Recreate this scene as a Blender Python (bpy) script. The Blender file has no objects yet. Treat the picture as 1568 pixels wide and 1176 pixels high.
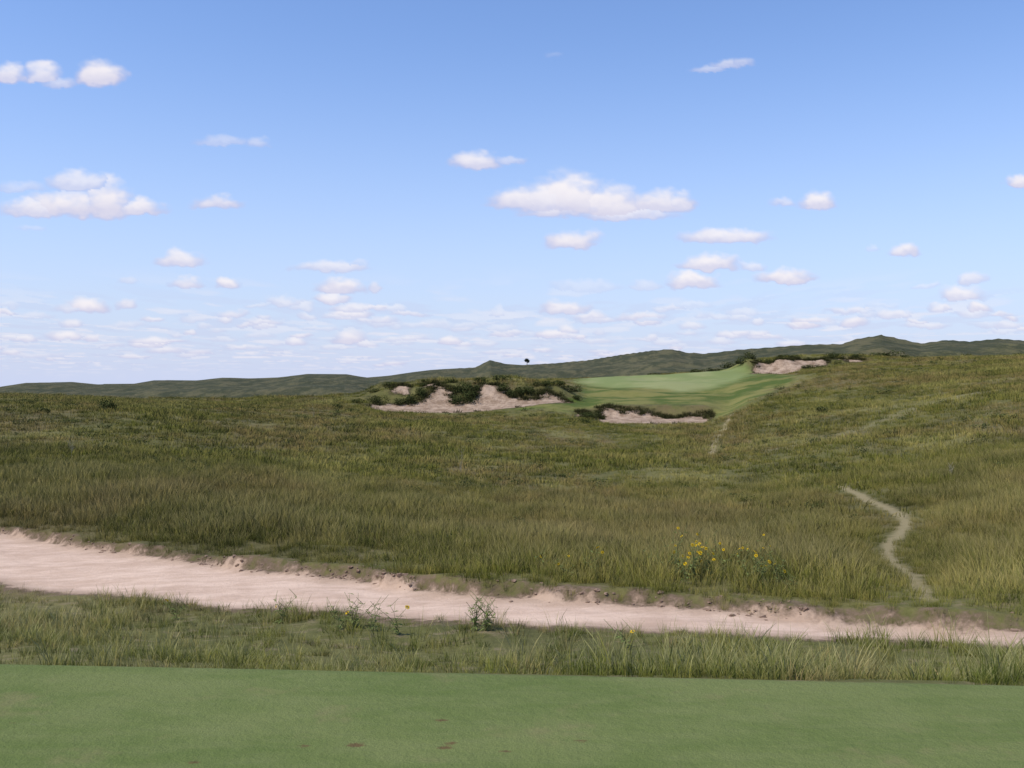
import bpy, math, random
import numpy as np
from mathutils import Vector
random.seed(4); RNG=np.random.default_rng(11)
scene=bpy.context.scene
F=1525.0; EYE=1.7

# ---------------------------------------------------------------- noise
def _h(ix,iy,s):
    n=(ix.astype(np.int64)*374761393+iy.astype(np.int64)*668265263+s*1442695041)&0x7fffffff
    n=((n^(n>>13))*1274126177)&0x7fffffff
    n=(n^(n>>16))&0xffff
    return n/65535.0
def vnoise(x,y,s=0):
    ix=np.floor(x);iy=np.floor(y);fx=x-ix;fy=y-iy
    fx=fx*fx*fx*(fx*(fx*6-15)+10);fy=fy*fy*fy*(fy*(fy*6-15)+10)
    ix=ix.astype(np.int64);iy=iy.astype(np.int64)
    a=_h(ix,iy,s);b=_h(ix+1,iy,s);c=_h(ix,iy+1,s);d=_h(ix+1,iy+1,s)
    return (a+(b-a)*fx)*(1-fy)+(c+(d-c)*fx)*fy
def fbm(x,y,o=4,s=0,g=.5):
    r=0;a=1;t=0
    for i in range(o):
        r=r+a*(vnoise(x*2**i+i*17.3,y*2**i+i*9.1,s+i)*2-1);t+=a;a*=g
    return r/t
def sst(a,b,x):
    t=np.clip((x-a)/(b-a),0,1);return t*t*(3-2*t)
def pchip(xk,yk,x):
    xk=np.asarray(xk,float);yk=np.asarray(yk,float)
    h=np.diff(xk);d=np.diff(yk)/h
    m=np.zeros(len(xk));m[0]=d[0];m[-1]=d[-1]
    for i in range(1,len(xk)-1):
        if d[i-1]*d[i]>0:
            w1=2*h[i]+h[i-1];w2=h[i]+2*h[i-1];m[i]=(w1+w2)/(w1/d[i-1]+w2/d[i])
    x=np.clip(x,xk[0],xk[-1]);i=np.clip(np.searchsorted(xk,x)-1,0,len(h)-1)
    t=(x-xk[i])/h[i];H=h[i]
    return ((2*t**3-3*t**2+1)*yk[i]+(t**3-2*t**2+t)*H*m[i]+(-2*t**3+3*t**2)*yk[i+1]+(t**3-t**2)*H*m[i+1])

# ---------------------------------------------------------------- terrain survey (bearing columns, distance/height pairs)
COL={
-1400:[(6,-.2),(10,-.8),(15,-1.3),(30,-1.0),(60,.6),(100,2.2),(140,2.4),(200,0),(300,-2)],
-500:[(6,-.1),(10,-.85),(15,-1.38),(30,-1.1),(60,-.1),(90,.8),(125,1.2),(160,.4),(200,-1),(300,-2)],
0:[(6,-.1),(8,-.5),(10,-.85),(12,-1.1),(15,-1.38),(20,-1.42),(25,-1.4),(30,-1.3),(45,-.95),(60,-.65),(80,-.2),(100,.15),(120,.3),(135,.1),(160,-.5),(200,-1.4),(300,-2.8)],
300:[(6,-.1),(8,-.55),(10,-.9),(12,-1.13),(15,-1.22),(20,-1.35),(25,-1.45),(30,-1.5),(45,-1.5),(60,-1.35),(80,-1.05),(100,-.8),(120,-.7),(140,-.75),(165,-1.1),(200,-1.8),(300,-2.8)],
540:[(6,-.1),(8,-.6),(10,-.93),(12,-1.05),(15,-1.15),(20,-1.45),(25,-1.7),(30,-1.9),(45,-2.35),(60,-2.5),(80,-2.3),(100,-1.9),(120,-1.3),(135,-.6),(145,-.1),(160,0),(200,-1.2),(300,-2.4)],
590:[(6,-.1),(8,-.6),(10,-.93),(12,-1.05),(15,-1.15),(20,-1.5),(30,-2.0),(45,-2.5),(60,-2.7),(80,-2.5),(100,-2.2),(120,-2.0),(128,-1.9),(133.5,-1.1),(137,.4),(140,1.2),(144,1.5),(155,1.4),(200,-.6),(300,-2.2)],
700:[(6,-.1),(8,-.6),(10,-.9),(12,-1.0),(15,-1.15),(20,-1.55),(30,-2.2),(45,-2.7),(60,-2.9),(80,-2.8),(100,-2.5),(120,-2.2),(128,-2.0),(134,-1.15),(137.5,.8),(140,1.7),(145,2.0),(160,1.9),(200,.3),(300,-1.5)],
780:[(6,-.1),(8,-.6),(10,-.9),(12,-.98),(15,-1.15),(20,-1.6),(30,-2.3),(45,-2.8),(60,-3.0),(80,-2.9),(100,-2.6),(120,-2.1),(129,-1.5),(134,-.85),(137.5,.8),(140.5,1.8),(146,2.2),(160,2.1),(200,1.3),(300,-1)],
850:[(6,-.1),(8,-.6),(10,-.9),(12,-.96),(15,-1.15),(20,-1.6),(30,-2.3),(45,-2.8),(60,-3.1),(80,-3.0),(100,-2.7),(120,-2.1),(131,-.9),(135,-.5),(139,.9),(144,1.5),(155,1.6),(180,2.1),(200,2.3),(300,0)],
900:[(6,-.1),(8,-.6),(10,-.88),(12,-.95),(15,-1.15),(20,-1.6),(30,-2.35),(45,-2.85),(60,-3.1),(80,-3.1),(100,-2.9),(119,-2.6),(126,-2.0),(130,-1.5),(140,-.6),(150,.1),(165,1.1),(180,2.2),(195,2.8),(220,2.5),(300,0)],
930:[(6,-.1),(8,-.6),(10,-.88),(12,-.95),(15,-1.15),(20,-1.6),(30,-2.35),(45,-2.85),(60,-3.1),(80,-3.1),(100,-3.05),(117,-3.05),(125,-2.5),(128,-1.1),(133,-.8),(150,.1),(165,1.2),(180,2.4),(195,3.0),(220,2.6),(300,0)],
1075:[(6,-.1),(8,-.6),(10,-.85),(12,-.93),(15,-1.15),(20,-1.65),(30,-2.3),(45,-2.8),(60,-3.0),(80,-3.1),(100,-3.1),(117,-3.0),(125,-2.4),(128,-1.1),(134,-.8),(150,.2),(165,1.7),(180,3.1),(195,4.0),(215,4.1),(300,3)],
1110:[(6,-.1),(8,-.6),(10,-.85),(12,-.93),(15,-1.15),(20,-1.65),(30,-2.3),(45,-2.8),(60,-3.0),(80,-2.9),(100,-2.7),(120,-2.1),(135,-1.1),(150,.3),(165,1.9),(180,3.3),(195,4.3),(215,4.6),(300,4)],
1150:[(6,-.1),(8,-.6),(10,-.85),(12,-.95),(15,-1.2),(20,-1.7),(30,-2.2),(45,-2.8),(60,-2.8),(80,-2.4),(100,-1.8),(120,-.9),(135,.1),(150,1.2),(170,3.0),(181,3.6),(184,3.9),(189,6.0),(195,6.3),(210,6.4),(300,6)],
1200:[(6,-.1),(8,-.62),(10,-.85),(12,-.98),(15,-1.22),(20,-1.7),(30,-2.15),(45,-2.6),(60,-2.5),(80,-1.9),(100,-1.1),(120,-.1),(135,.9),(150,2.0),(170,3.3),(180,3.4),(183,3.9),(189,6.4),(195,6.8),(210,6.8),(300,7)],
1260:[(6,-.1),(8,-.65),(10,-.85),(12,-1.0),(15,-1.25),(20,-1.7),(30,-2.1),(45,-2.4),(60,-2.1),(80,-1.4),(100,-.4),(120,.7),(135,1.8),(150,2.9),(170,4.2),(184,4.9),(189,6.6),(195,7.1),(210,7.2),(300,8)],
1400:[(6,-.1),(8,-.7),(10,-.85),(12,-1.0),(15,-1.3),(20,-1.6),(25,-1.7),(30,-1.8),(45,-1.7),(60,-1.1),(80,-.1),(100,1.1),(120,2.3),(150,4.2),(180,5.9),(200,6.8),(230,7.4),(300,9)],
1568:[(6,-.1),(8,-.7),(10,-.8),(12,-.9),(15,-1.1),(20,-1.3),(30,-1.2),(45,-.6),(60,.2),(80,1.4),(100,2.7),(120,3.9),(150,5.3),(180,6.6),(200,7.2),(230,7.8),(300,10)],
2300:[(6,-.1),(8,-.6),(10,-.7),(15,-.6),(20,-.4),(30,.2),(60,2.5),(100,6),(150,9),(200,11),(300,14)],
}
pk=sorted(COL); LY=np.linspace(math.log(6),math.log(300),1300); PX=np.linspace(-1400,2300,1200)
Yf=np.exp(LY)
cz=np.array([pchip([a for a,b in COL[p]],[b for a,b in COL[p]],Yf) for p in pk])
TAB=np.array([pchip(pk,cz[:,i],PX) for i in range(len(Yf))])
def tab(px,Y):
    fy=np.clip((np.log(np.clip(Y,6,300))-LY[0])/(LY[-1]-LY[0])*(len(LY)-1),0,len(LY)-1.001)
    fx=np.clip((px-PX[0])/(PX[-1]-PX[0])*(len(PX)-1),0,len(PX)-1.001)
    i=fy.astype(int);j=fx.astype(int);a=fy-i;b=fx-j
    return (TAB[i,j]*(1-b)+TAB[i,j+1]*b)*(1-a)+(TAB[i+1,j]*(1-b)+TAB[i+1,j+1]*b)*a
SKY=[(-1400,570),(-500,580),(0,592),(40,586),(110,585),(150,588),(205,587),(235,582),(300,582),(340,578),(380,579),(425,578),(470,572.5),(530,573),(562,578),(600,574),(660,566),(728,562),(750,551),(775,557),(800,559),(850,556),(900,551),(950,543),(1000,536),(1030,534),(1050,539),(1080,541),(1130,535),(1200,530),(1240,527),(1290,526),(1310,519),(1350,513),(1380,519),(1410,525.5),(1450,520),(1485,522.5),(1530,518),(1568,521),(2000,510),(2300,500)]
skx=[a for a,b in SKY];sky_=[b for a,b in SKY]
def ridgeY(px): return np.interp(px,[0,700,1000,1568],[1100,1000,700,480])
# road edges  Y=f(X)
FX=[-60,-30,-10.7,-6.84,-3.9,-2.19,-.72,.54,1.67,2.74,3.71,5.2,12,30]
FY=[58,35,20.8,17.85,15.5,14.3,13.05,12.4,11.85,11.4,10.96,10.1,7.4,1]
NX=[-60,-28,-7.8,-4,-2.2,-.6,1.4,3.2,4.7,11,30]
NY=[52,30,15.3,12.9,12.0,11.2,10.35,9.95,9.5,6.8,-1]
def roadfar(X): return pchip(FX,FY,X)+.09*fbm(X*.7,X*0,2,301)
def roadnear(X): return pchip(NX,NY,X)+.16*fbm(X*.8,X*0,3,303)
def teeedge(X): return 5.8-.075*X
def height(X,Y):
    X=np.asarray(X,float);Y=np.asarray(Y,float)
    px=784+F*X/np.maximum(Y,6)
    z=tab(px,Y)
    # fine relief
    z=z+.10*fbm(X/5,Y/5,3,5)*sst(14,25,Y)+.5*fbm(X/18,Y/18,3,9)*sst(30,60,Y)*(1-sst(105,122,Y)*(1-sst(200,230,Y)))
    z=z+.5*fbm(X/3.2,Y/3.2,3,15)*sst(134,138,Y)*(1-sst(150,156,Y))*(px<880)
    z=z+.55*fbm(X/3,Y/4,3,16)*sst(184,187,Y)*(1-sst(200,206,Y))*(px>1140)*(px<1300)
    z=z+.5*fbm(X/9,Y/11,2,17)*sst(136,150,Y)*(1-sst(205,225,Y))
    zs=1.7+(588-np.interp(px,skx,sky_))*ridgeY(px)/F
    t=np.clip((Y-260)/(ridgeY(px)-260),0,1)
    z0=tab(px,np.minimum(Y,300))
    far=z0+(zs-z0)*(t**1.2)
    win=np.sin(np.pi*np.clip(t,0,1))
    far=far+win*(8*fbm(X/110,Y/110,4,21)-5.5)
    far=far+.6*fbm(X/40,Y/40,3,33)*t
    back=zs-np.clip((Y-ridgeY(px))*.05,0,25)
    far=np.where(Y>ridgeY(px),back,far)
    z=np.where(Y>260,far*sst(260,330,Y)+z*(1-sst(260,330,Y)),z)
    # bank beyond the road
    df=(Y-roadfar(X))*.85
    jag=.16*fbm(X*1.8,Y*1.8,4,41)
    z=z+(.15+.08*fbm(X*.9,Y*.9,2,44))*sst(-.03,.14,df+jag)*(1-sst(3,9,df))*(Y<60)
    # verge hummocks
    strip=sst(0,.6,Y-teeedge(X))*sst(0,.5,roadnear(X)-Y)
    z=z+strip*.06*fbm(X*1.1,Y*1.1,3,47)
    onroad=sst(0,.5,Y-roadnear(X))*sst(0,.4,roadfar(X)-Y)
    z=z-onroad*.03+onroad*.02*fbm(X*1.2,Y*2,3,50)
    te=sst(-.05,.45,Y-teeedge(X))
    return z*te
def W(px,Y): return ((px-784)/F*Y,Y)
def poly_sdf(X,Y,P):
    d=np.full(X.shape,1e9);ins=np.zeros(X.shape,bool);n=len(P)
    for i in range(n):
        ax,ay=P[i];bx,by=P[(i+1)%n]
        ex,ey=bx-ax,by-ay;t=np.clip(((X-ax)*ex+(Y-ay)*ey)/(ex*ex+ey*ey+1e-9),0,1)
        d=np.minimum(d,np.hypot(X-ax-t*ex,Y-ay-t*ey))
        c=((ay>Y)!=(by>Y))&(X<(bx-ax)*(Y-ay)/((by-ay) if abs(by-ay)>1e-9 else 1e-9)+ax)
        ins^=c
    return np.where(ins,d,-d)
def line_d(X,Y,P):
    d=np.full(X.shape,1e9)
    for (ax,ay),(bx,by) in zip(P[:-1],P[1:]):
        ex,ey=bx-ax,by-ay;t=np.clip(((X-ax)*ex+(Y-ay)*ey)/(ex*ex+ey*ey),0,1)
        d=np.minimum(d,np.hypot(X-ax-t*ex,Y-ay-t*ey))
    return d
SAND=[[(566,129),(620,128.6),(690,128.6),(790,129.6),(850,132),(876,135),(855,137),(835,137.8),(818,135.4),(790,135.6),(770,137.5),(758,139.6),(742,140.2),(733,138.5),(722,135),(696,134.6),(688,138),(668,139),(655,136.4),(640,134.2),(600,133.8),(570,133)],
 [(601,137),(625,136.6),(630,139.8),(612,141),(600,140)],[(646,138.6),(675,139.6),(668,141.5),(650,141)],
 [(884,122),(890,126.5),(900,126),(893,121.5)],
 [(917,119),(960,118),(1030,118),(1083,120),(1086,125.6),(1060,125.6),(1030,124.4),(1000,126.2),(960,126.4),(922,127.6)],
 [(1152,182),(1180,179.5),(1218,180.4),(1226,184.0),(1262,185.2),(1270,187.6),(1256,189.6),(1242,188.6),(1222,190),(1205,188),(1190,189.6),(1178,188.2),(1162,189.6),(1156,186.5)],
 [(1283,188),(1320,187.4),(1322,189),(1290,189.4)],[(738,990),(765,985),(760,1002),(742,1002)]]
SAND=[[W(a,b) for a,b in p] for p in SAND]
GREEN=[W(a,b) for a,b in [(888,174),(920,167),(985,162),(1040,156),(1100,160),(1143,170),(1148,184),(1110,194),(1060,197),(980,198),(900,194)]]
FAIR=[W(a,b) for a,b in [(775,128),(820,127),(870,123),(884,128.5),(905,129.8),(930,129.3),(1080,129.3),(1090,121),(1128,118),(1180,134),(1225,156),(1190,176),(1150,184),(1140,205),(890,205),(872,185),(884,164),(882,144),(860,132.8),(790,129.4)]]
PATH=[[W(1290,38),W(1305,35),W(1335,31.5),W(1355,29.5),W(1372,27.5),W(1384,25.5),W(1387,24),W(1378,22.5),W(1362,21),W(1358,19.2),W(1370,17.2),W(1385,15.8),W(1400,13.8),W(1415,12.6),W(1422,11.2)],
      [W(1088,68),W(1095,82),W(1108,92),W(1112,104),W(1122,118)]]
TRACK=[[W(1195,62),W(1250,67),W(1320,70),W(1420,76),W(1500,78),W(1568,76),W(1700,74)]]
def masks(X,Y):
    m={}
    m['m_tee']=teeedge(X)-Y+.03
    m['m_road']=np.minimum(Y-roadnear(X),roadfar(X)-Y)*.85
    s=np.full(X.shape,-99.);sel=(Y>112)&(Y<195)
    for P in SAND[:-1]: s[sel]=np.maximum(s[sel],poly_sdf(X[sel],Y[sel],P))
    sel=(Y>900)&(Y<1100);s[sel]=np.maximum(s[sel],poly_sdf(X[sel],Y[sel],SAND[-1]))
    m['m_sand']=s
    g=np.full(X.shape,-99.);f=g.copy();sel=(Y>110)&(Y<215)
    g[sel]=poly_sdf(X[sel],Y[sel],GREEN);f[sel]=poly_sdf(X[sel],Y[sel],FAIR)
    m['m_green']=g;m['m_fair']=f
    p=np.full(X.shape,-99.);sel=(Y>10)&(Y<127)
    wb=.03*fbm(X[sel]*1.5,Y[sel]*1.5,2,61)
    d=np.interp(Y[sel],[11,15,24,38],[.07,.10,.14,.17])+wb-line_d(X[sel],Y[sel],PATH[0]);d=np.maximum(d,.22+wb*4-line_d(X[sel],Y[sel],PATH[1]))
    p[sel]=d;m['m_path']=p
    q=np.full(X.shape,-99.);q[sel]=1.0-line_d(X[sel],Y[sel],TRACK[0]);m['m_track']=q
    return m

# ---------------------------------------------------------------- node helpers
class NT:
    def __init__(s,t): s.t=t;s.n=t.nodes;s.l=t.links;t.nodes.clear()
    def N(s,ty,**k):
        n=s.n.new(ty)
        for a,b in k.items(): setattr(n,a,b)
        return n
    def put(s,sock,v):
        if isinstance(v,bpy.types.NodeSocket): s.l.new(v,sock)
        elif isinstance(v,(tuple,list)) and len(v)==3 and sock.type=='RGBA': sock.default_value=(*v,1)
        else: sock.default_value=v
    def math(s,op,a,b=0.,c=None):
        n=s.N('ShaderNodeMath',operation=op);s.put(n.inputs[0],a);s.put(n.inputs[1],b)
        if c is not None:s.put(n.inputs[2],c)
        return n.outputs[0]
    def mix(s,f,a,b,bt='MIX'):
        n=s.N('ShaderNodeMix',data_type='RGBA',blend_type=bt);s.put(n.inputs[0],f);s.put(n.inputs[6],a);s.put(n.inputs[7],b);return n.outputs[2]
    def attr(s,name): return s.N('ShaderNodeAttribute',attribute_name=name).outputs['Fac']
    def pos(s): return s.N('ShaderNodeNewGeometry').outputs['Position']
    def scalev(s,v,sc):
        n=s.N('ShaderNodeVectorMath',operation='MULTIPLY');s.put(n.inputs[0],v);n.inputs[1].default_value=sc;return n.outputs[0]
    def noise(s,v,scale,detail=3,rough=.55,dist=0):
        n=s.N('ShaderNodeTexNoise');s.put(n.inputs['Vector'],v);n.inputs['Scale'].default_value=scale;n.inputs['Detail'].default_value=detail;n.inputs['Roughness'].default_value=rough;n.inputs['Distortion'].default_value=dist;return n.outputs['Fac']
    def mr(s,v,a,b,c=0.,d=1.,smooth=True):
        n=s.N('ShaderNodeMapRange');n.interpolation_type='SMOOTHSTEP' if smooth else 'LINEAR'
        s.put(n.inputs[0],v);s.put(n.inputs[1],a);s.put(n.inputs[2],b);s.put(n.inputs[3],c);s.put(n.inputs[4],d);return n.outputs[0]
def newmat(name):
    m=bpy.data.materials.new(name);m.use_nodes=True;return m,NT(m.node_tree)
def field_color(t,P):
    """large scale colour of the prairie, shared by soil and blades"""
    a=t.mr(t.noise(t.scalev(P,(1,.45,0)),.075,3,.65),.44,.56)
    b=t.mr(t.noise(t.scalev(P,(1,.6,0)),.26,3,.65),.47,.60)
    c=t.mr(t.noise(t.scalev(P,(1,.45,0)),.9,2,.65),.42,.62)
    e=t.mr(t.noise(t.scalev(P,(1.3,.5,0)),.13,2,.6),.52,.64)
    col=t.mix(a,(.094,.102,.019),(.142,.112,.042))
    col=t.mix(t.math('MULTIPLY',b,.85),col,(.046,.056,.012))
    col=t.mix(t.math('MULTIPLY',c,.55),col,(.168,.150,.042))
    col=t.mix(t.math('MULTIPLY',e,.8),col,(.185,.175,.052))
    sep=t.N('ShaderNodeSeparateXYZ');t.put(sep.inputs[0],P)
    mid=t.math('MULTIPLY',t.mr(sep.outputs[1],13,17,0,1),t.mr(sep.outputs[1],22,48,1,0))
    col=t.mix(t.math('MULTIPLY',mid,.35),col,(.058,.058,.016))
    near=t.mr(sep.outputs[1],9,13,1,0)
    col=t.mix(t.math('MULTIPLY',near,.4),col,(.115,.135,.032))
    far=t.mr(sep.outputs[1],210,520,0,1)
    col=t.mix(t.math('MULTIPLY',far,.8),col,(.080,.082,.042))
    return col

# ground
gm,t=newmat('terrain_surface')
P=t.pos()
col=field_color(t,P)
soil=t.mix(t.noise(P,4,4,.7),(.16,.115,.068),(.33,.25,.165))
col=t.mix(.2,col,soil)
fine=t.noise(P,9,4,.75)
col=t.mix(t.mr(fine,.3,.7),t.mix(.35,col,(.02,.025,.008)),col)
sep=t.N('ShaderNodeSeparateXYZ');t.put(sep.inputs[0],P);Yc=sep.outputs[1]
farn=t.noise(t.scalev(P,(1,.35,1)),.10,6,.78)
farm=t.mr(Yc,140,300,0,1)
col=t.mix(t.math('MULTIPLY',farm,t.mr(farn,.44,.60,.75,0)),col,(.030,.038,.019))
mo=t.noise(P,.9,4,.7);mo2=t.noise(P,3.5,4,.7);mo3=t.noise(P,14,4,.7)
vb=t.math('MULTIPLY',t.mr(Yc,24,14,0,1),t.mr(mo2,.52,.66))
col=t.mix(t.math('MULTIPLY',vb,.5),col,soil)
tr=t.mr(t.math('ADD',t.attr('m_track'),t.math('MULTIPLY_ADD',mo,2.,-1.)),-.6,.8)
col=t.mix(t.math('MULTIPLY',tr,.5),col,(.23,.20,.10))
pa=t.mr(t.math('ADD',t.attr('m_path'),t.math('MULTIPLY_ADD',mo2,.4,-.2)),-.14,.10)
col=t.mix(t.math('MULTIPLY',pa,.75),col,t.mix(mo3,(.35,.28,.16),(.24,.20,.10)))
# fairway/green
fcol=t.mix(t.mr(t.noise(P,.13,5,.65),.40,.60),(.072,.100,.020),(.185,.172,.052))
fa=t.mr(t.math('ADD',t.attr('m_fair'),t.math('MULTIPLY_ADD',t.noise(P,.22,6,.7),12.,-6.1)),-1.6,1.6)
col=t.mix(fa,col,fcol)
gcol=t.mix(t.mr(t.noise(P,.09,4,.6),.4,.6),(.185,.220,.078),(.245,.258,.108))
ga=t.mr(t.math('ADD',t.attr('m_green'),t.math('MULTIPLY_ADD',t.noise(P,.25,4,.6),4.,-2.)),-2.6,2.2)
col=t.mix(ga,col,gcol)
# sand
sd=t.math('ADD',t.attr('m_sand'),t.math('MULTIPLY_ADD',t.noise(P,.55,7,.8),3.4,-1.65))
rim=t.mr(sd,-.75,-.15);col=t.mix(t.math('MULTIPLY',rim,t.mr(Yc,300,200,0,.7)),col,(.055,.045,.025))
scol=t.mix(t.mr(t.noise(P,.7,6,.75),.38,.62),(.24,.165,.108),(.43,.315,.225))
sa=t.mr(sd,-.12,.12)
col=t.mix(sa,col,scol)
# road
rm=t.math('ADD',t.attr('m_road'),t.math('MULTIPLY_ADD',mo2,.6,-.3))
bank=t.mr(t.math('ADD',t.attr('m_road'),t.math('MULTIPLY_ADD',mo2,.9,-.45)),-.26,0)
bcol=t.mix(mo3,(.07,.048,.03),(.22,.15,.105))
col=t.mix(t.math('MULTIPLY',bank,.9),col,bcol)
streak=t.noise(t.scalev(P,(.55,1.3,1)),1.8,6,.72)
rcol=t.mix(t.mr(streak,.34,.66),(.50,.352,.255),(.665,.490,.368))
rcol=t.mix(t.mr(t.noise(P,26,3,.7),.56,.75,0,.45),rcol,(.38,.26,.185))
redge=t.mr(t.math('ADD',t.attr('m_road'),t.math('MULTIPLY_ADD',mo,.8,-.4)),.5,0,0,.65)
rcol=t.mix(redge,rcol,(.34,.235,.16))
col=t.mix(t.mr(rm,-.08,.12),col,rcol)
# tee
tn=t.noise(t.scalev(P,(.6,1,1)),1.0,5,.65);tf=t.noise(P,120,3,.8);tg=t.noise(t.scalev(P,(.35,1,1)),7,4,.7)
tcol=t.mix(t.mr(tn,.38,.62),(.122,.158,.044),(.176,.200,.068))
tcol=t.mix(t.mr(tg,.35,.7,0,.5),tcol,(.200,.215,.085))
tcol=t.mix(t.mr(tf,.35,.65,0,.65),tcol,(.080,.110,.030))
tcol=t.mix(t.mr(t.noise(P,1.6,5,.7),.54,.70,0,.45),tcol,(.20,.175,.08))
dv=t.mr(t.math('ADD',t.attr('m_divot'),t.math('MULTIPLY_ADD',t.noise(P,45,4,.8),.06,-.03)),-.006,.012)
tcol=t.mix(t.math('MULTIPLY',dv,.8),tcol,(.11,.06,.03))
te=t.mr(t.math('ADD',t.attr('m_tee'),t.math('MULTIPLY_ADD',t.noise(P,8,4,.7),.2,-.04)),-.04,.04)
col=t.mix(te,col,tcol)
b=t.N('ShaderNodeBsdfPrincipled');t.put(b.inputs['Base Color'],col);b.inputs['Roughness'].default_value=.95;b.inputs['Specular IOR Level'].default_value=.08
bh=t.math('ADD',t.math('MULTIPLY',mo3,.35),t.math('MULTIPLY',t.noise(P,60,3,.8),.1))
bh=t.math('ADD',bh,t.math('MULTIPLY',t.math('MULTIPLY',farn,farm),18.))
bh=t.math('ADD',bh,t.math('MULTIPLY',t.math('MULTIPLY',mo,sa),8.))
bp=t.N('ShaderNodeBump');bp.inputs['Strength'].default_value=.65;bp.inputs['Distance'].default_value=.08;t.put(bp.inputs['Height'],bh)
t.l.new(bp.outputs[0],b.inputs['Normal'])
o=t.N('ShaderNodeOutputMaterial');t.l.new(b.outputs[0],o.inputs[0])

# terrain mesh
ui=np.arange(-.56,.5601,.0016);uo=np.geomspace(.565,3.2,36)
U=np.concatenate([-uo[::-1],ui,uo])
YR=np.concatenate([np.arange(-40,3,.8),np.arange(3,6.4,.035),np.arange(6.4,25,.06),np.geomspace(25,118,190),np.arange(118.3,145,.2),np.arange(145,205,.4),np.geomspace(205.5,3500,220)])
gy,gu=np.meshgrid(YR,U,indexing='ij')
GX=gu*np.maximum(gy,7.);GY=gy
gX=GX.ravel();gY=GY.ravel();gZ=height(gX,gY)
nr,nc=len(YR),len(U)
idx=np.arange(nr*nc).reshape(nr,nc)
quads=np.stack([idx[:-1,:-1],idx[:-1,1:],idx[1:,1:],idx[1:,:-1]],-1).reshape(-1,4)
def mesh_np(name,co,quads,k=4):
    me=bpy.data.meshes.new(name);me.vertices.add(len(co));me.vertices.foreach_set('co',co.astype(np.float32).ravel())
    nf=len(quads);me.loops.add(nf*k);me.loops.foreach_set('vertex_index',quads.astype(np.int32).ravel())
    me.polygons.add(nf);me.polygons.foreach_set('loop_start',np.arange(0,nf*k,k,dtype=np.int32))
    me.polygons.foreach_set('use_smooth',np.ones(nf,bool))
    me.update(calc_edges=True);me.validate();return me
def addattr(me,n,v):
    a=me.attributes.new(n,'FLOAT','POINT');a.data.foreach_set('value',v.astype(np.float32))
me=mesh_np('terrain',np.stack([gX,gY,gZ],1),quads)
ms=masks(gX,gY)
dvt=np.full(gX.shape,-9.);sel=(gY>2.5)&(gY<6.3)
for p_,q_,r_ in [(682,1145,.026),(690,1138,.018),(775,1151,.018),(545,1141,.03),(676,1103,.022),(296,1167,.02),(735,1050,.012),(172,1124,.012),(18,1108,.012),(890,1135,.02),(1420,1105,.01),(465,1143,.02)]:
    y_=EYE*F/(q_-588);x_=(p_-784)/F*y_
    dvt[sel]=np.maximum(dvt[sel],r_-np.hypot((gX[sel]-x_)*.6,gY[sel]-y_))
ms['m_divot']=dvt
for k,v in ms.items(): addattr(me,k,v)
me.materials.append(gm)
terr=bpy.data.objects.new('terrain',me);scene.collection.objects.link(terr)

# ---------------------------------------------------------------- grasses
def soft_normal(t,k):
    """blade normals leaned towards the sky, as a mass of grass scatters light"""
    g=t.N('ShaderNodeNewGeometry').outputs['Normal']
    a=t.scalev(g,(1-k,1-k,1-k));n=t.N('ShaderNodeVectorMath',operation='ADD');t.put(n.inputs[0],a);n.inputs[1].default_value=(0,0,k)
    q=t.N('ShaderNodeVectorMath',operation='NORMALIZE');t.put(q.inputs[0],n.outputs[0]);return q.outputs[0]
def grass_mat(name,tip,tipf,mul=1.25,flat=None,root_shade=.45,dry=0.):
    m,t=newmat(name);P=t.pos()
    base=field_color(t,P) if flat is None else t.mix(0.,flat,flat)
    if dry>0:
        dn=t.mr(t.noise(t.scalev(P,(1,.8,0)),.75,2,.6),.48,.62)
        base=t.mix(t.math('MULTIPLY',dn,dry),base,(.20,.165,.075))
        dk=t.mr(t.noise(t.scalev(P,(1,.8,0)),1.1,2,.6),.5,.36)
        base=t.mix(t.math('MULTIPLY',dk,dry),base,(.055,.075,.018))
    inf=t.N('ShaderNodeObjectInfo').outputs['Random']
    h=t.attr('bt');r=t.attr('br')
    c=t.mix(1.,base,t.mix(inf,(.60*mul,.68*mul,.55*mul),(1.30*mul,1.18*mul,1.18*mul)),'MULTIPLY')
    c=t.mix(1.,c,t.mix(r,(.7,.78,.7),(1.38,1.24,1.3)),'MULTIPLY')
    c=t.mix(t.mr(h,0,.6,root_shade,0),c,(.03,.033,.012))  # tuft self-shadowing painted into the blade colour, darkest at the base
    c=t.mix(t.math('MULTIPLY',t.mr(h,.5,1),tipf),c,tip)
    d=t.N('ShaderNodeBsdfDiffuse');t.put(d.inputs[0],c);t.put(d.inputs['Normal'],soft_normal(t,.55))
    o=t.N('ShaderNodeOutputMaterial')
    if dry>0:
        tr=t.N('ShaderNodeBsdfTranslucent');t.put(tr.inputs[0],c)
        mx=t.N('ShaderNodeMixShader');mx.inputs[0].default_value=.25
        t.l.new(d.outputs[0],mx.inputs[1]);t.l.new(tr.outputs[0],mx.inputs[2]);t.l.new(mx.outputs[0],o.inputs[0])
    else: t.l.new(d.outputs[0],o.inputs[0])
    return m
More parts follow.
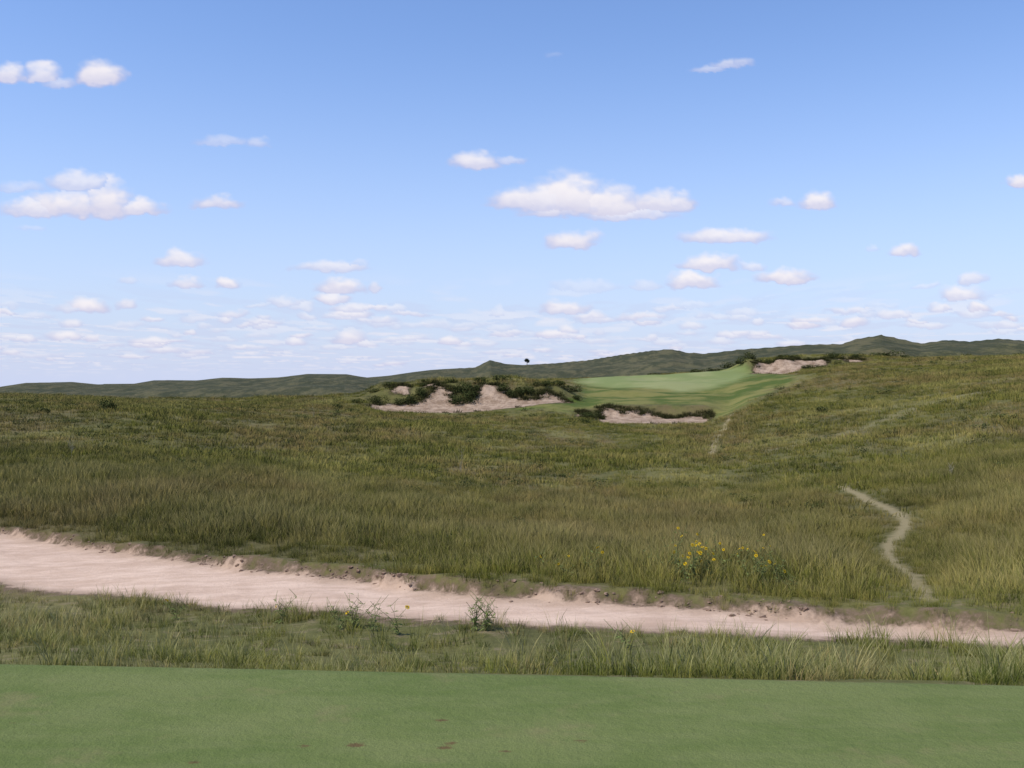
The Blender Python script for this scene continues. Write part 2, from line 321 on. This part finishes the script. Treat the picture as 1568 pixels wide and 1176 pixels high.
def tuft(name,nb,rad,hmin,hmax,wid,seg,mat,seedf=0.,lean=.45,seed=0):
    r=np.random.default_rng(seed);V=[];Q=[];T=[];R=[]
    for i in range(nb):
        a=r.uniform(0,6.283);q=rad*math.sqrt(r.random());x0,y0=q*math.cos(a),q*math.sin(a)
        h=r.uniform(hmin,hmax);w=wid*r.uniform(.6,1.3);ln=lean*r.uniform(.1,1.)*h
        la=a+r.normal(0,.8);dx,dy=math.cos(la),math.sin(la);fa=r.uniform(0,6.283);wx,wy=math.cos(fa),math.sin(fa)
        b0=len(V);rr=r.random();sd=r.random()<seedf
        for s in range(seg+1):
            f=s/seg;bw=w*(1-f**1.5)+.0006
            if sd: bw=w*.35 if f<.72 else w*1.3*math.sin(min(1,(f-.7)/.3)*math.pi*.9+.2)+.0008
            cx=x0+dx*ln*f*f;cy=y0+dy*ln*f*f;zc=h*(f-.18*lean*f*f)-.02
            V+= [(cx-wx*bw/2,cy-wy*bw/2,zc),(cx+wx*bw/2,cy+wy*bw/2,zc)]
            T+=[f if not sd else min(1,f*1.3)]*2;R+=[rr]*2
        for s in range(seg): k=b0+2*s;Q.append((k,k+1,k+3,k+2))
    me=mesh_np(name,np.array(V),np.array(Q));addattr(me,'bt',np.array(T));addattr(me,'br',np.array(R));me.materials.append(mat)
    return bpy.data.objects.new(name,me)
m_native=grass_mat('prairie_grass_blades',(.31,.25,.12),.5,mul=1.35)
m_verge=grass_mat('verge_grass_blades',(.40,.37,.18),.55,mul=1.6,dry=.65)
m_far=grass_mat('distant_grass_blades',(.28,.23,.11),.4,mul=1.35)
def variants(cname,objs):
    c=bpy.data.collections.new(cname)
    for o in objs:c.objects.link(o)
    return c
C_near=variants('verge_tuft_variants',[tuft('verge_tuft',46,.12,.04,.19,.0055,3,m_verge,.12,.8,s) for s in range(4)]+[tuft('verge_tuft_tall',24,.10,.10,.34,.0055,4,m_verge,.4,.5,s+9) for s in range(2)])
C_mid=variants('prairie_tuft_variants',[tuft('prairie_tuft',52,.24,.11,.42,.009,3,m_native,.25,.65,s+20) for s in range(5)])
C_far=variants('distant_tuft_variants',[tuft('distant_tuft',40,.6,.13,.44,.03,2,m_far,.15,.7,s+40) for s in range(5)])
def gn_scatter(name,X,Y,S,coll,nvar,zoff=0.,Zs=None):
    Z=height(X,Y)+zoff;n=len(X)
    me=bpy.data.meshes.new(name);me.vertices.add(n);me.vertices.foreach_set('co',np.stack([X,Y,Z],1).astype(np.float32).ravel())
    a=me.attributes.new('rot','FLOAT_VECTOR','POINT');rr=np.stack([RNG.normal(0,.10,n),RNG.normal(0,.10,n),RNG.uniform(0,6.283,n)],1);a.data.foreach_set('vector',rr.astype(np.float32).ravel())
    a=me.attributes.new('scl','FLOAT_VECTOR','POINT');zz=S if Zs is None else Zs;a.data.foreach_set('vector',np.stack([S,S,zz],1).astype(np.float32).ravel())
    a=me.attributes.new('vid','INT','POINT');a.data.foreach_set('value',RNG.integers(0,nvar,n).astype(np.int32))
    ob=bpy.data.objects.new(name,me);scene.collection.objects.link(ob)
    g=bpy.data.node_groups.new(name+'_nodes','GeometryNodeTree')
    g.interface.new_socket('Geometry',in_out='INPUT',socket_type='NodeSocketGeometry');g.interface.new_socket('Geometry',in_out='OUTPUT',socket_type='NodeSocketGeometry')
    gi=g.nodes.new('NodeGroupInput');go=g.nodes.new('NodeGroupOutput')
    ip=g.nodes.new('GeometryNodeInstanceOnPoints');ci=g.nodes.new('GeometryNodeCollectionInfo')
    ci.inputs['Collection'].default_value=coll;ci.inputs['Separate Children'].default_value=True;ci.inputs['Reset Children'].default_value=True
    def na(nm,dt):
        q=g.nodes.new('GeometryNodeInputNamedAttribute');q.data_type=dt;q.inputs['Name'].default_value=nm
        return [s for s in q.outputs if s.enabled and s.name=='Attribute'][0]
    L=g.links.new
    L(gi.outputs[0],ip.inputs['Points']);L(ci.outputs[0],ip.inputs['Instance']);ip.inputs['Pick Instance'].default_value=True
    L(na('vid','INT'),ip.inputs['Instance Index'])
    L(na('rot','FLOAT_VECTOR'),ip.inputs['Rotation']);L(na('scl','FLOAT_VECTOR'),ip.inputs['Scale'])
    L(ip.outputs[0],go.inputs[0])
    md=ob.modifiers.new('scatter','NODES');md.node_group=g
    return ob
def sample(n,y0,y1,um=.64,p=1.):
    k=RNG.random(n);e=1+p
    Y=(y0**e+k*(y1**e-y0**e))**(1/e);u=RNG.uniform(-um,um,n);return u*Y,Y
def keep(X,Y,road=.12,path=0.,tee=-.10):
    m=masks(X,Y)
    return (m['m_tee']<tee)&(m['m_road']<-road+.1*fbm(X*1.5,Y*1.5,2,70))&(m['m_sand']<-.3)&~((m['m_sand']>-2.5)&(Y<130)&(Y>112)&(RNG.random(len(X))<.85))&(m['m_green']<-.5)&(m['m_fair']<RNG.uniform(-4.,2.0,len(X)))&(m['m_path']<path),m
# verge between tee and road
X,Y=sample(10500,5.4,20,.64,.9)
k,m=keep(X,Y,.0,-.05,-.04)
nr_=Y<roadnear(X)
bare=fbm(X*.8,Y*.8,3,80)+.25*sst(-1,2.5,X)
k&=nr_&((bare>-.12)|(RNG.random(len(X))<.28))
X,Y=X[k],Y[k]
ed=np.clip(roadnear(X)-Y,0,1);S=RNG.uniform(.45,1.15,len(X))*(.8+.2*ed)*(1+.65*fbm(X*.8,Y*.8,2,81))
S*=np.clip(.4+.9*(Y-teeedge(X)),.4,1)
S*=np.interp(X,[-3,0,3],[.88,1.0,1.15])
gn_scatter('verge_grass',X,Y,S,C_near,6)
X,Y=sample(34000,10,50,.64,.6)
k,m=keep(X,Y,-.04,RNG.uniform(-.12,.05,34000));k&=(Y>roadfar(X))&(RNG.random(len(X))>sst(26,50,Y));X,Y=X[k],Y[k];m_=m['m_road'][k];mp=m['m_path'][k]
S=RNG.uniform(.5,1.25,len(X))*(1+.6*fbm(X*.4,Y*.3,3,83))*np.clip(.4+(-m_)*.5,.4,1)*np.clip(.35-mp*.6,.35,1)
gn_scatter('prairie_grass',X,Y,S,C_mid,5)
X,Y=sample(56000,24,215,.64,.5)
k,m=keep(X,Y,.0,-.1)
k&=~((m['m_track']>0)&(RNG.random(len(X))<.8))&(RNG.random(len(X))<sst(22,50,Y))
X,Y=X[k],Y[k];S=RNG.uniform(.55,1.25,len(X))*(1+.6*fbm(X*.14,Y*.10,3,85))*np.interp(Y,[24,70,215],[.7,1,1.25])*np.where(m['m_fair'][k]>-2,.5,1)
gn_scatter('distant_prairie_grass',X,Y,S,C_far,5,Zs=S*.9)

# clods of dirt along the cut bank
m_clod,t=newmat('dirt_clod');P=t.pos()
b=t.N('ShaderNodeBsdfDiffuse');t.put(b.inputs[0],t.mix(t.noise(P,20,4,.7),(.12,.08,.055),(.36,.25,.18)));o=t.N('ShaderNodeOutputMaterial');t.l.new(b.outputs[0],o.inputs[0])
def clod(name,s):
    import bmesh
    bm=bmesh.new();bmesh.ops.create_icosphere(bm,subdivisions=2,radius=.045);r=random.Random(s)
    for v in bm.verts: v.co*=r.uniform(.55,1.35);v.co.z*=.6;v.co.x*=1.3
    me=bpy.data.meshes.new(name);bm.to_mesh(me);bm.free();me.materials.append(m_clod);return bpy.data.objects.new(name,me)
C_clod=variants('clod_variants',[clod('dirt_clod',s) for s in range(4)])
X=RNG.uniform(-12,8,1300);Y=roadfar(X)+RNG.normal(.03,.10,1300)
kk=fbm(X*1.1,Y*0,3,90)>RNG.uniform(-.3,.4,1300);X,Y=X[kk],Y[kk]
gn_scatter('dirt_clods',X,Y,RNG.uniform(.12,.9,len(X))**2,C_clod,4)

# ---------------------------------------------------------------- shrubs
def leaf_mat(name,a,b):
    m,t=newmat(name);r=t.attr('br');h=t.attr('bt')
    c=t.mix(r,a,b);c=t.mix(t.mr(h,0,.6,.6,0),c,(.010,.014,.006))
    d=t.N('ShaderNodeBsdfDiffuse');t.put(d.inputs[0],c);t.put(d.inputs['Normal'],soft_normal(t,.2))
    o=t.N('ShaderNodeOutputMaterial');t.l.new(d.outputs[0],o.inputs[0]);return m
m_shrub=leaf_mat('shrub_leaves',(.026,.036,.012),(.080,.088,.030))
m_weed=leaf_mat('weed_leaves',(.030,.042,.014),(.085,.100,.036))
def shrub_mesh(name,seed,nl=900,leaf=.16,mat=None):
    r=np.random.default_rng(seed);lob=[(r.uniform(-.75,.75),r.uniform(-.5,.5),r.uniform(.1,.45),r.uniform(.3,.55)) for _ in range(8)]
    V=[];Q=[];T=[];R=[]
    for i in range(nl):
        x,y,z,q=lob[r.integers(8)];d=r.normal(size=3);d/=np.linalg.norm(d);rad=q*(.55+.5*r.random())
        c=np.array([x,y,z])+d*rad
        if c[2]<0:c[2]*=-.4
        a=r.normal(size=3);a/=np.linalg.norm(a);bb=np.cross(a,r.normal(size=3));bb/=np.linalg.norm(bb);s=leaf*r.uniform(.4,1)
        k=len(V);V+=[c-a*s/2,c+bb*s*.3,c+a*s/2,c-bb*s*.3];Q.append((k,k+1,k+2,k+3));T+=[min(1,c[2])]*4;R+=[r.random()]*4
    me=mesh_np(name,np.array(V),np.array(Q));addattr(me,'bt',np.array(T));addattr(me,'br',np.array(R));me.materials.append(mat or m_shrub);return me
SM=[shrub_mesh('shrub_mesh_%d'%i,i+60) for i in range(4)]
def shrub(px,Y,s,sz=None,dz=0):
    x,y=W(px,Y);o=bpy.data.objects.new('shrub',random.choice(SM));z=float(height(np.array([x]),np.array([y]))[0])
    o.location=(x,y,z-.1+dz);o.scale=(s,s,sz or s);o.rotation_euler=(0,0,random.uniform(0,6));scene.collection.objects.link(o)
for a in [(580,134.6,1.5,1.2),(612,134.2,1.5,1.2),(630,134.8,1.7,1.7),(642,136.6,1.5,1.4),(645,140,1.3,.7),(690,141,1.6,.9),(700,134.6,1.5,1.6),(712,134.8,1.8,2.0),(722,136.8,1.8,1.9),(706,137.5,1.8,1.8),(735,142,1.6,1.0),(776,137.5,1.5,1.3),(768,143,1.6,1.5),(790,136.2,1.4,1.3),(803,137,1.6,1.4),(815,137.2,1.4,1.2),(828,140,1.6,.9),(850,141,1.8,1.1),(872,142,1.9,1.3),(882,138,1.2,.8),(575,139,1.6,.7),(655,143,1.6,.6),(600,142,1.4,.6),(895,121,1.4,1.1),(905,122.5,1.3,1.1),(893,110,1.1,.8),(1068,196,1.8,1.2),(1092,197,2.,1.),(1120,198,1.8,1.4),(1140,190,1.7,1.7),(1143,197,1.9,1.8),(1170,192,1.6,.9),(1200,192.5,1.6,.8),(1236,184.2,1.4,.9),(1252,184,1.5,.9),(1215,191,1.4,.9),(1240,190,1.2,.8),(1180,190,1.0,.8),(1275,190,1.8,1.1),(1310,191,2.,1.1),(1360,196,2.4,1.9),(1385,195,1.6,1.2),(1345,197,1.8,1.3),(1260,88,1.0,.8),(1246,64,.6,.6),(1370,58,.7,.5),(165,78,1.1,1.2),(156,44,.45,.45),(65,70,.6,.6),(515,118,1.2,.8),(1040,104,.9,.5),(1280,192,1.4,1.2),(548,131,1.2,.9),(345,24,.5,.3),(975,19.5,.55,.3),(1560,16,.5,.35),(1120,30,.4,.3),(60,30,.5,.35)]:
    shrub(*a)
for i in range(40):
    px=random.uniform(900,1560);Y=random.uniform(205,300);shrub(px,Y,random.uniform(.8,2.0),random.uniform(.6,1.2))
# scattered broad-leaved weeds standing among the prairie grass
C_weed=variants('weed_variants',[bpy.data.objects.new('prairie_weed',shrub_mesh('prairie_weed_%d'%i,i+90,170,.22,m_weed)) for i in range(3)])
X,Y=sample(900,13,190,.6,.35);k,m=keep(X,Y,.3,-.5);k&=(Y>roadfar(X)+1)&(fbm(X*.05,Y*.05,2,95)>RNG.uniform(-.5,.3,900));X,Y=X[k],Y[k]
S=RNG.uniform(.45,1.,len(X))*np.interp(Y,[13,40,190],[.32,.6,1.35])
gn_scatter('prairie_weeds',X,Y,S,C_weed,3,Zs=S*.62)

# dark overhanging tufts along bunker lips
X=[];Y=[]
for P0 in SAND[:-1]:
    n=len(P0);cy=sum(p[1] for p in P0)/n
    for i in range(n):
        a=P0[i];b_=P0[(i+1)%n];L=math.hypot(b_[0]-a[0],b_[1]-a[1])
        for q in range(int(L*8)):
            f=random.random();x=a[0]+(b_[0]-a[0])*f+random.gauss(0,.3);y=a[1]+(b_[1]-a[1])*f
            if y>cy: X.append(x);Y.append(y+random.uniform(-.6,.8))
            elif random.random()<.05: X.append(x);Y.append(y-random.uniform(-.2,.4))
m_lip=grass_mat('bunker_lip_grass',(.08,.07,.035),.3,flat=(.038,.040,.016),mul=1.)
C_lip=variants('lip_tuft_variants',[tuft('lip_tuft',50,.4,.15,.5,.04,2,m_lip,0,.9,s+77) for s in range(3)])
gn_scatter('bunker_lip_vegetation',np.array(X),np.array(Y),RNG.uniform(.5,1.5,len(X)),C_lip,3)

# ---------------------------------------------------------------- sunflowers
def flat_mat(n,c,tl=.2):
    m,t=newmat(n);P=t.pos();cc=t.mix(t.noise(P,30,3,.6),tuple(v*.75 for v in c),tuple(v*1.2 for v in c))
    d=t.N('ShaderNodeBsdfDiffuse');t.put(d.inputs[0],cc);tr=t.N('ShaderNodeBsdfTranslucent');t.put(tr.inputs[0],cc)
    mx=t.N('ShaderNodeMixShader');mx.inputs[0].default_value=tl;t.l.new(d.outputs[0],mx.inputs[1]);t.l.new(tr.outputs[0],mx.inputs[2])
    o=t.N('ShaderNodeOutputMaterial');t.l.new(mx.outputs[0],o.inputs[0]);return m
m_pet=flat_mat('yellow_petals',(.78,.50,.02));m_cen=flat_mat('flower_centre',(.14,.08,.02),0);m_stem=flat_mat('stem_green',(.19,.21,.08));m_lf=flat_mat('sunflower_leaf',(.20,.24,.08))
m_twig=flat_mat('dry_twig',(.36,.31,.22),0)
def plant(name,px,Y,h,nst,nfl,seed,spread=.25,mats=None,leaves=1.,hs=.03):
    r=random.Random(seed);V=[];Fc=[];M=[]
    def tube(p,q,w0,w1,mi):
        p=Vector(p);q=Vector(q);d=(q-p).normalized();a=d.orthogonal().normalized();b=d.cross(a);k=len(V)
        for c,w in ((p,w0),(q,w1)):
            for j in range(4):
                an=j*math.pi/2;V.append(c+a*w*math.cos(an)+b*w*math.sin(an))
        for j in range(4): Fc.append((k+j,k+(j+1)%4,k+4+(j+1)%4,k+4+j));M.append(mi)
    def leaf(p,dirn,L,mi):
        d=Vector(dirn).normalized();s=d.cross(Vector((0,0,1)))
        if s.length<.1: s=Vector((1,0,0))
        s.normalize();k=len(V);p=Vector(p);V.extend([p,p+d*L*.5+s*L*.2,p+d*L+Vector((0,0,-L*.25)),p+d*L*.5-s*L*.2]);Fc.append((k,k+1,k+2,k+3));M.append(mi)
    ends=[]
    for i in range(nst):
        a=r.uniform(0,6.28);p=Vector((math.cos(a)*.03,math.sin(a)*.03,0));H=h*r.uniform(.6,1.05);n=5;lean=spread*r.uniform(.2,1)
        for s in range(n):
            f=(s+1)/n;q=Vector((math.cos(a)*lean*f*f+r.gauss(0,.01),math.sin(a)*lean*f*f+r.gauss(0,.01),H*f));tube(p,q,.004*(1.2-f*.6),.004*(1.1-f*.7),0)
            for j in range(2):
                if r.random()<leaves:
                    an=r.uniform(0,6.28);leaf(q,(math.cos(an),math.sin(an),r.uniform(-.1,.5)),r.uniform(.05,.09)*(1.2-f*.5),1)
            if s>=1 and r.random()<.7:
                an=r.uniform(0,6.28);e=q+Vector((math.cos(an)*.09,math.sin(an)*.09,.09));tube(q,e,.003,.002,0);ends.append(e)
            p=q
        ends.append(p)
    r.shuffle(ends)
    for e in ends[:nfl]:
        nrm=Vector((r.gauss(0,.5),-.6+r.gauss(0,.5),.6+r.gauss(0,.3))).normalized();a=nrm.orthogonal().normalized();b=nrm.cross(a);R=hs*r.uniform(.6,1.2)
        for j in range(11):
            an=j*6.283/11+r.gauss(0,.08);d=a*math.cos(an)+b*math.sin(an);s=nrm.cross(d);k=len(V)
            V.extend([e+d*R*.3-s*R*.12,e+d*R*.7-s*R*.2+nrm*.004,e+d*R*1.15,e+d*R*.7+s*R*.2+nrm*.004,e+d*R*.3+s*R*.12]);Fc.append((k,k+1,k+2,k+3,k+4));M.append(2)
        k=len(V)
        for j in range(8): V.append(e+nrm*.006+(a*math.cos(j*.785)+b*math.sin(j*.785))*R*.32)
        V.append(e+nrm*.014)
        for j in range(8): Fc.append((k+j,k+(j+1)%8,k+8));M.append(3)
    me=bpy.data.meshes.new(name);me.from_pydata([tuple(v) for v in V],[],Fc)
    for m in (mats or [m_stem,m_lf,m_pet,m_cen]): me.materials.append(m)
    me.polygons.foreach_set('material_index',M);me.update()
    x,y=W(px,Y);o=bpy.data.objects.new(name,me);o.location=(x,y,float(height(np.array([x]),np.array([y]))[0])-.02);scene.collection.objects.link(o)
i=0
for px,Y,h,ns,nf in [(1035,13.0,.62,5,6),(1062,12.9,.60,6,8),(1085,13.0,.46,4,5),(1050,12.6,.40,4,3),(1145,12.6,.45,4,4),(1168,12.5,.58,5,7),(1192,12.7,.45,4,4),(912,13.6,.42,3,2),(840,13.8,.42,3,2),(868,13.2,.35,3,1),(1108,13.3,.5,3,2),(1215,12.3,.35,3,0),(1010,13.5,.35,3,0),
                    (430,11.4,.34,3,1),(540,11.0,.36,4,0),(520,10.9,.3,4,1),(610,10.6,.34,3,1),(572,10.8,.32,3,0),(960,9.4,.2,2,1),(268,12.0,.24,2,1)]:
    i+=1;plant('wild_sunflower',px,Y,h,ns,nf,i,spread=.26,hs=.024)
for px,Y,h in [(705,50,1.5),(110,40,.9),(480,95,1.6),(728,10.6,.36),(745,10.5,.33),(1455,34,.5)]:
    i+=1;plant('dry_weed_stalk' if Y>12 else 'leafy_weed',px,Y,h,9,0,i,spread=h*.35,mats=[m_twig if Y>12 else m_lf,m_lf],leaves=.15 if Y>12 else .6)

# ---------------------------------------------------------------- lone tree on the ridge
def tree(px,Y,H):
    r=random.Random(7);V=[];Fc=[];M=[]
    def tube(p,q,w0,w1):
        p=Vector(p);q=Vector(q);d=(q-p).normalized();a=d.orthogonal().normalized();b=d.cross(a);k=len(V)
        for c,w in ((p,w0),(q,w1)):
            for j in range(6): V.append(c+a*w*math.cos(j*1.047)+b*w*math.sin(j*1.047))
        for j in range(6): Fc.append((k+j,k+(j+1)%6,k+6+(j+1)%6,k+6+j));M.append(0)
    tube((0,0,-1),(0.1,0,H*.5),.05*H,.035*H)
    for i in range(8):
        a=i*.8;e=Vector((math.cos(a)*H*.2,math.sin(a)*H*.2,H*r.uniform(.55,.88)));tube((0.1,0,H*r.uniform(.3,.45)),e,.02*H,.008*H)
        for j in range(90):
            c=e+Vector((r.gauss(0,.08),r.gauss(0,.08),r.gauss(0,.09)))*H;s=.1*H;k=len(V);x=Vector((r.gauss(0,1),r.gauss(0,1),r.gauss(0,1))).normalized();y=x.orthogonal().normalized()
            V.extend([c-x*s/2,c+y*s*.35,c+x*s/2,c-y*s*.35]);Fc.append((k,k+1,k+2,k+3));M.append(1)
    me=bpy.data.meshes.new('tree');me.from_pydata([tuple(v) for v in V],[],Fc);me.materials.append(flat_mat('bark',(.05,.04,.03),0));me.materials.append(flat_mat('tree_leaves',(.03,.04,.02)))
    me.polygons.foreach_set('material_index',M);me.update();x,y=W(px,Y);o=bpy.data.objects.new('tree',me);o.location=(x,y,float(height(np.array([x]),np.array([y]))[0])-.6);scene.collection.objects.link(o)
tree(807,872,6.3)

# ---------------------------------------------------------------- clouds on a sky dome
LUMP=[(870,320,78,60,1),(800,314,58,30,.95),(835,318,60,44,.95),(930,324,75,46,1),(1005,318,60,30,.95),(1042,314,30,20,.9),(950,332,95,16,.8),(850,328,60,24,.9),
(730,252,42,24,.9),(785,248,28,9,.5),(878,375,48,27,1),
(160,322,48,54,1),(105,324,82,36,1),(50,327,52,26,.9),(218,322,40,20,.95),(120,285,60,24,.7),(30,290,55,14,.4),(335,316,42,20,.9),
(152,124,42,38,1),(65,119,34,25,.85),(12,120,32,25,.9),(95,130,32,16,.6),
(280,403,42,22,.9),(285,437,30,16,.85),(350,439,24,16,.95),(505,413,62,16,.7),(520,444,44,20,.95),(508,461,32,13,.9),(572,441,14,12,.7),
(128,474,42,22,1),(193,469,20,15,.8),(195,432,15,9,.4),(435,466,40,13,.6),(395,470,25,8,.4),(100,518,36,14,.9),(142,520,20,8,.8),(230,524,38,10,.8),(255,538,40,8,.7),
(533,521,32,20,.95),(450,525,22,10,.8),(690,524,22,10,.85),(345,220,50,13,.4),(395,223,24,13,.45),
(1085,107,32,8,.45),(1115,101,30,10,.55),(1142,98,22,12,.5),(1110,367,84,19,.9),(1250,314,32,23,.95),(1200,313,24,12,.6),(1562,283,24,19,1),
(1085,408,54,21,.95),(1060,436,44,19,.95),(1200,428,54,18,1),(1385,388,26,16,.9),(1338,381,12,8,.3),(1150,409,24,10,.6),
(865,475,44,16,.9),(845,514,40,10,.85),(1235,499,32,17,.95),(1310,497,28,16,.9),(1490,433,27,16,.7),(1475,455,44,18,.85),(1500,474,26,13,.9),(1440,474,24,11,.75),
(1160,514,22,9,.75),(1160,494,14,8,.6),(900,442,60,15,.3),(990,441,32,15,.4),(15,470,28,9,.35),(45,353,28,8,.25),(548,405,20,8,.3),(15,518,18,7,.6),(1420,500,40,8,.6),(1530,500,40,9,.6),(1350,470,30,7,.25),(845,86,20,6,.12),
(60,545,60,6,.4),(340,520,30,6,.4),(640,498,40,6,.35),(740,496,30,6,.35),(600,520,30,6,.5),(990,490,30,7,.4),(1060,470,40,8,.3),(1420,440,20,8,.35)]
cr=random.Random(21)
for i_ in range(150):
    y0=cr.uniform(472,560);s_=(588-y0)/100.
    LUMP.append((cr.uniform(-40,1610),y0,cr.uniform(10,32)*(.5+s_),cr.uniform(4,9)*(.35+s_),cr.uniform(.35,.85)))
px_=np.arange(-700,2270,2.4);py_=np.concatenate([np.arange(-500,60,14.),np.arange(60,596,1.8)])
gy,gx=np.meshgrid(py_,px_,indexing='ij');sx=gx.ravel();sy=gy.ravel()
wf=np.clip((588-sy)/120,.25,1)
wx=sx+(9*fbm(sx/26,sy/20,4,101)+3*fbm(sx/8,sy/7,2,102))*wf;wy=sy+(6*fbm(sx/24,sy/16,4,103)+2*fbm(sx/8,sy/6,2,104))*wf
v=np.full(sx.shape,-9.);st=np.zeros(sx.shape);hh=np.zeros(sx.shape)
for cx,by,hw,h,s in LUMP:
    near=(np.abs(sx-cx)<hw*1.6+20)&(np.abs(sy-by)<h*1.8+20);dx=(wx[near]-cx)/hw;dy=by-wy[near]
    val=1-dx**2-np.where(dy>0,(dy/h)**2,(dy/(h*.22+2))**2)
    better=val>v[near];ii=np.where(near)[0][better];v[ii]=val[better];st[ii]=s;hh[ii]=np.clip(dy[better]/h,0,1)
n1=fbm(sx/34,sy/16,3,111)+.3*fbm(sx/10,sy/7,2,112)
dd=v*.95+.36*n1
alpha=sst(-.2,.85,dd)*st*(v>-5)
e=np.clip((588-sy)/F,.008,1);q=1/e;u=(sx-784)/F
q2=np.minimum(q,46)
hn=fbm(u*q2*1.5,q*.55,4,120,.55)
low=1-sst(548,576,sy)
ha=sst(.02,.38,hn)*.55*sst(400,500,sy)*(.6+.4*sst(-.2,.4,fbm(sx/120,sy/30,2,130)))*(low*.8+.2)
hg=sst(.08,.4,fbm(u*q2*1.3+40,q*.45+9,4,140,.55))*.20*sst(410,490,sy)*low
outside=sst(1600,1750,sx)+sst(30,160,-sx)
ha=np.maximum(ha,outside*sst(.2,.5,hn)*.7*sst(250,420,sy))
shade=np.where(alpha>ha,hh*.8+.4*sst(.1,.9,dd),.5+.4*hn)
A=np.maximum(np.maximum(alpha,ha),hg)
shade=np.where((hg>alpha)&(hg>ha),.0,shade)
edge=sst(-700,-450,sx)*(1-sst(1990,2240,sx))*sst(-500,-300,sy)*(1-sst(566,588,sy))
A*=edge*.96
az=np.arctan((sx-784)/F);el=(588-sy)/F*np.cos(az);RD=9000.
nrm=1/np.sqrt(1+el**2)
co=np.stack([np.sin(az)*RD*nrm,np.cos(az)*RD*nrm,EYE+el*RD*nrm],1)
r_,c_=len(py_),len(px_);idx=np.arange(r_*c_).reshape(r_,c_)
qd=np.stack([idx[:-1,:-1],idx[:-1,1:],idx[1:,1:],idx[1:,:-1]],-1).reshape(-1,4)
qd=qd[(A[qd].max(1)>.004)]
me=mesh_np('sky',co,qd);addattr(me,'cden',A);addattr(me,'csh',np.clip(shade,0,1))
cm,t=newmat('cloud_vapour')
ccol=t.mix(t.mr(t.attr('csh'),.0,.95),(.58,.58,.80),(1.0,.95,.97))
em=t.N('ShaderNodeEmission');t.put(em.inputs[0],ccol);em.inputs[1].default_value=.97
tp=t.N('ShaderNodeBsdfTransparent');mx=t.N('ShaderNodeMixShader');t.put(mx.inputs[0],t.attr('cden'));t.l.new(tp.outputs[0],mx.inputs[1]);t.l.new(em.outputs[0],mx.inputs[2])
o=t.N('ShaderNodeOutputMaterial');t.l.new(mx.outputs[0],o.inputs[0])
try: cm.cycles.emission_sampling='NONE'
except Exception: pass
me.materials.append(cm);so=bpy.data.objects.new('sky',me);scene.collection.objects.link(so)

# ---------------------------------------------------------------- light
el_,azs=math.radians(54),(-.75,-.35)
d=Vector((azs[0],azs[1],0)).normalized()*math.cos(el_)+Vector((0,0,math.sin(el_)))
L=bpy.data.lights.new('sun','SUN');L.energy=3.8;L.angle=math.radians(.5);L.color=(1,.94,.83)
lo=bpy.data.objects.new('sun',L);lo.rotation_euler=d.to_track_quat('Z','Y').to_euler();lo.location=(0,0,50);scene.collection.objects.link(lo)
w=bpy.data.worlds.new('World');scene.world=w;w.use_nodes=True;t=NT(w.node_tree)
s=t.N('ShaderNodeTexSky',sky_type='NISHITA');s.sun_disc=False;s.sun_elevation=el_;s.sun_rotation=math.atan2(d.x,d.y);s.air_density=1.;s.dust_density=.6;s.ozone_density=1.5
tc=t.N('ShaderNodeTexCoord');sp=t.N('ShaderNodeSeparateXYZ');t.l.new(tc.outputs['Generated'],sp.inputs[0])
tint=t.mix(1.,s.outputs[0],(1.17,1.31,1.63),'MULTIPLY')
hz=t.mr(sp.outputs[2],.0,.36,1.,0.,False);hz=t.math('MULTIPLY',t.math('POWER',hz,1.75),.97)
skyc=t.mix(hz,tint,(5.1,5.65,7.5))
bg=t.N('ShaderNodeBackground');t.l.new(skyc,bg.inputs[0]);bg.inputs[1].default_value=.12
o=t.N('ShaderNodeOutputWorld');t.l.new(bg.outputs[0],o.inputs[0])
scene.view_settings.view_transform='Standard';scene.view_settings.look='None';scene.view_settings.exposure=0
cam=bpy.data.cameras.new('camera');cam.sensor_width=36;cam.lens=35.0;cam.clip_end=20000;cam.clip_start=.1
co_=bpy.data.objects.new('camera',cam);co_.location=(0,0,EYE);co_.rotation_euler=(math.radians(90),0,0);scene.collection.objects.link(co_);scene.camera=co_
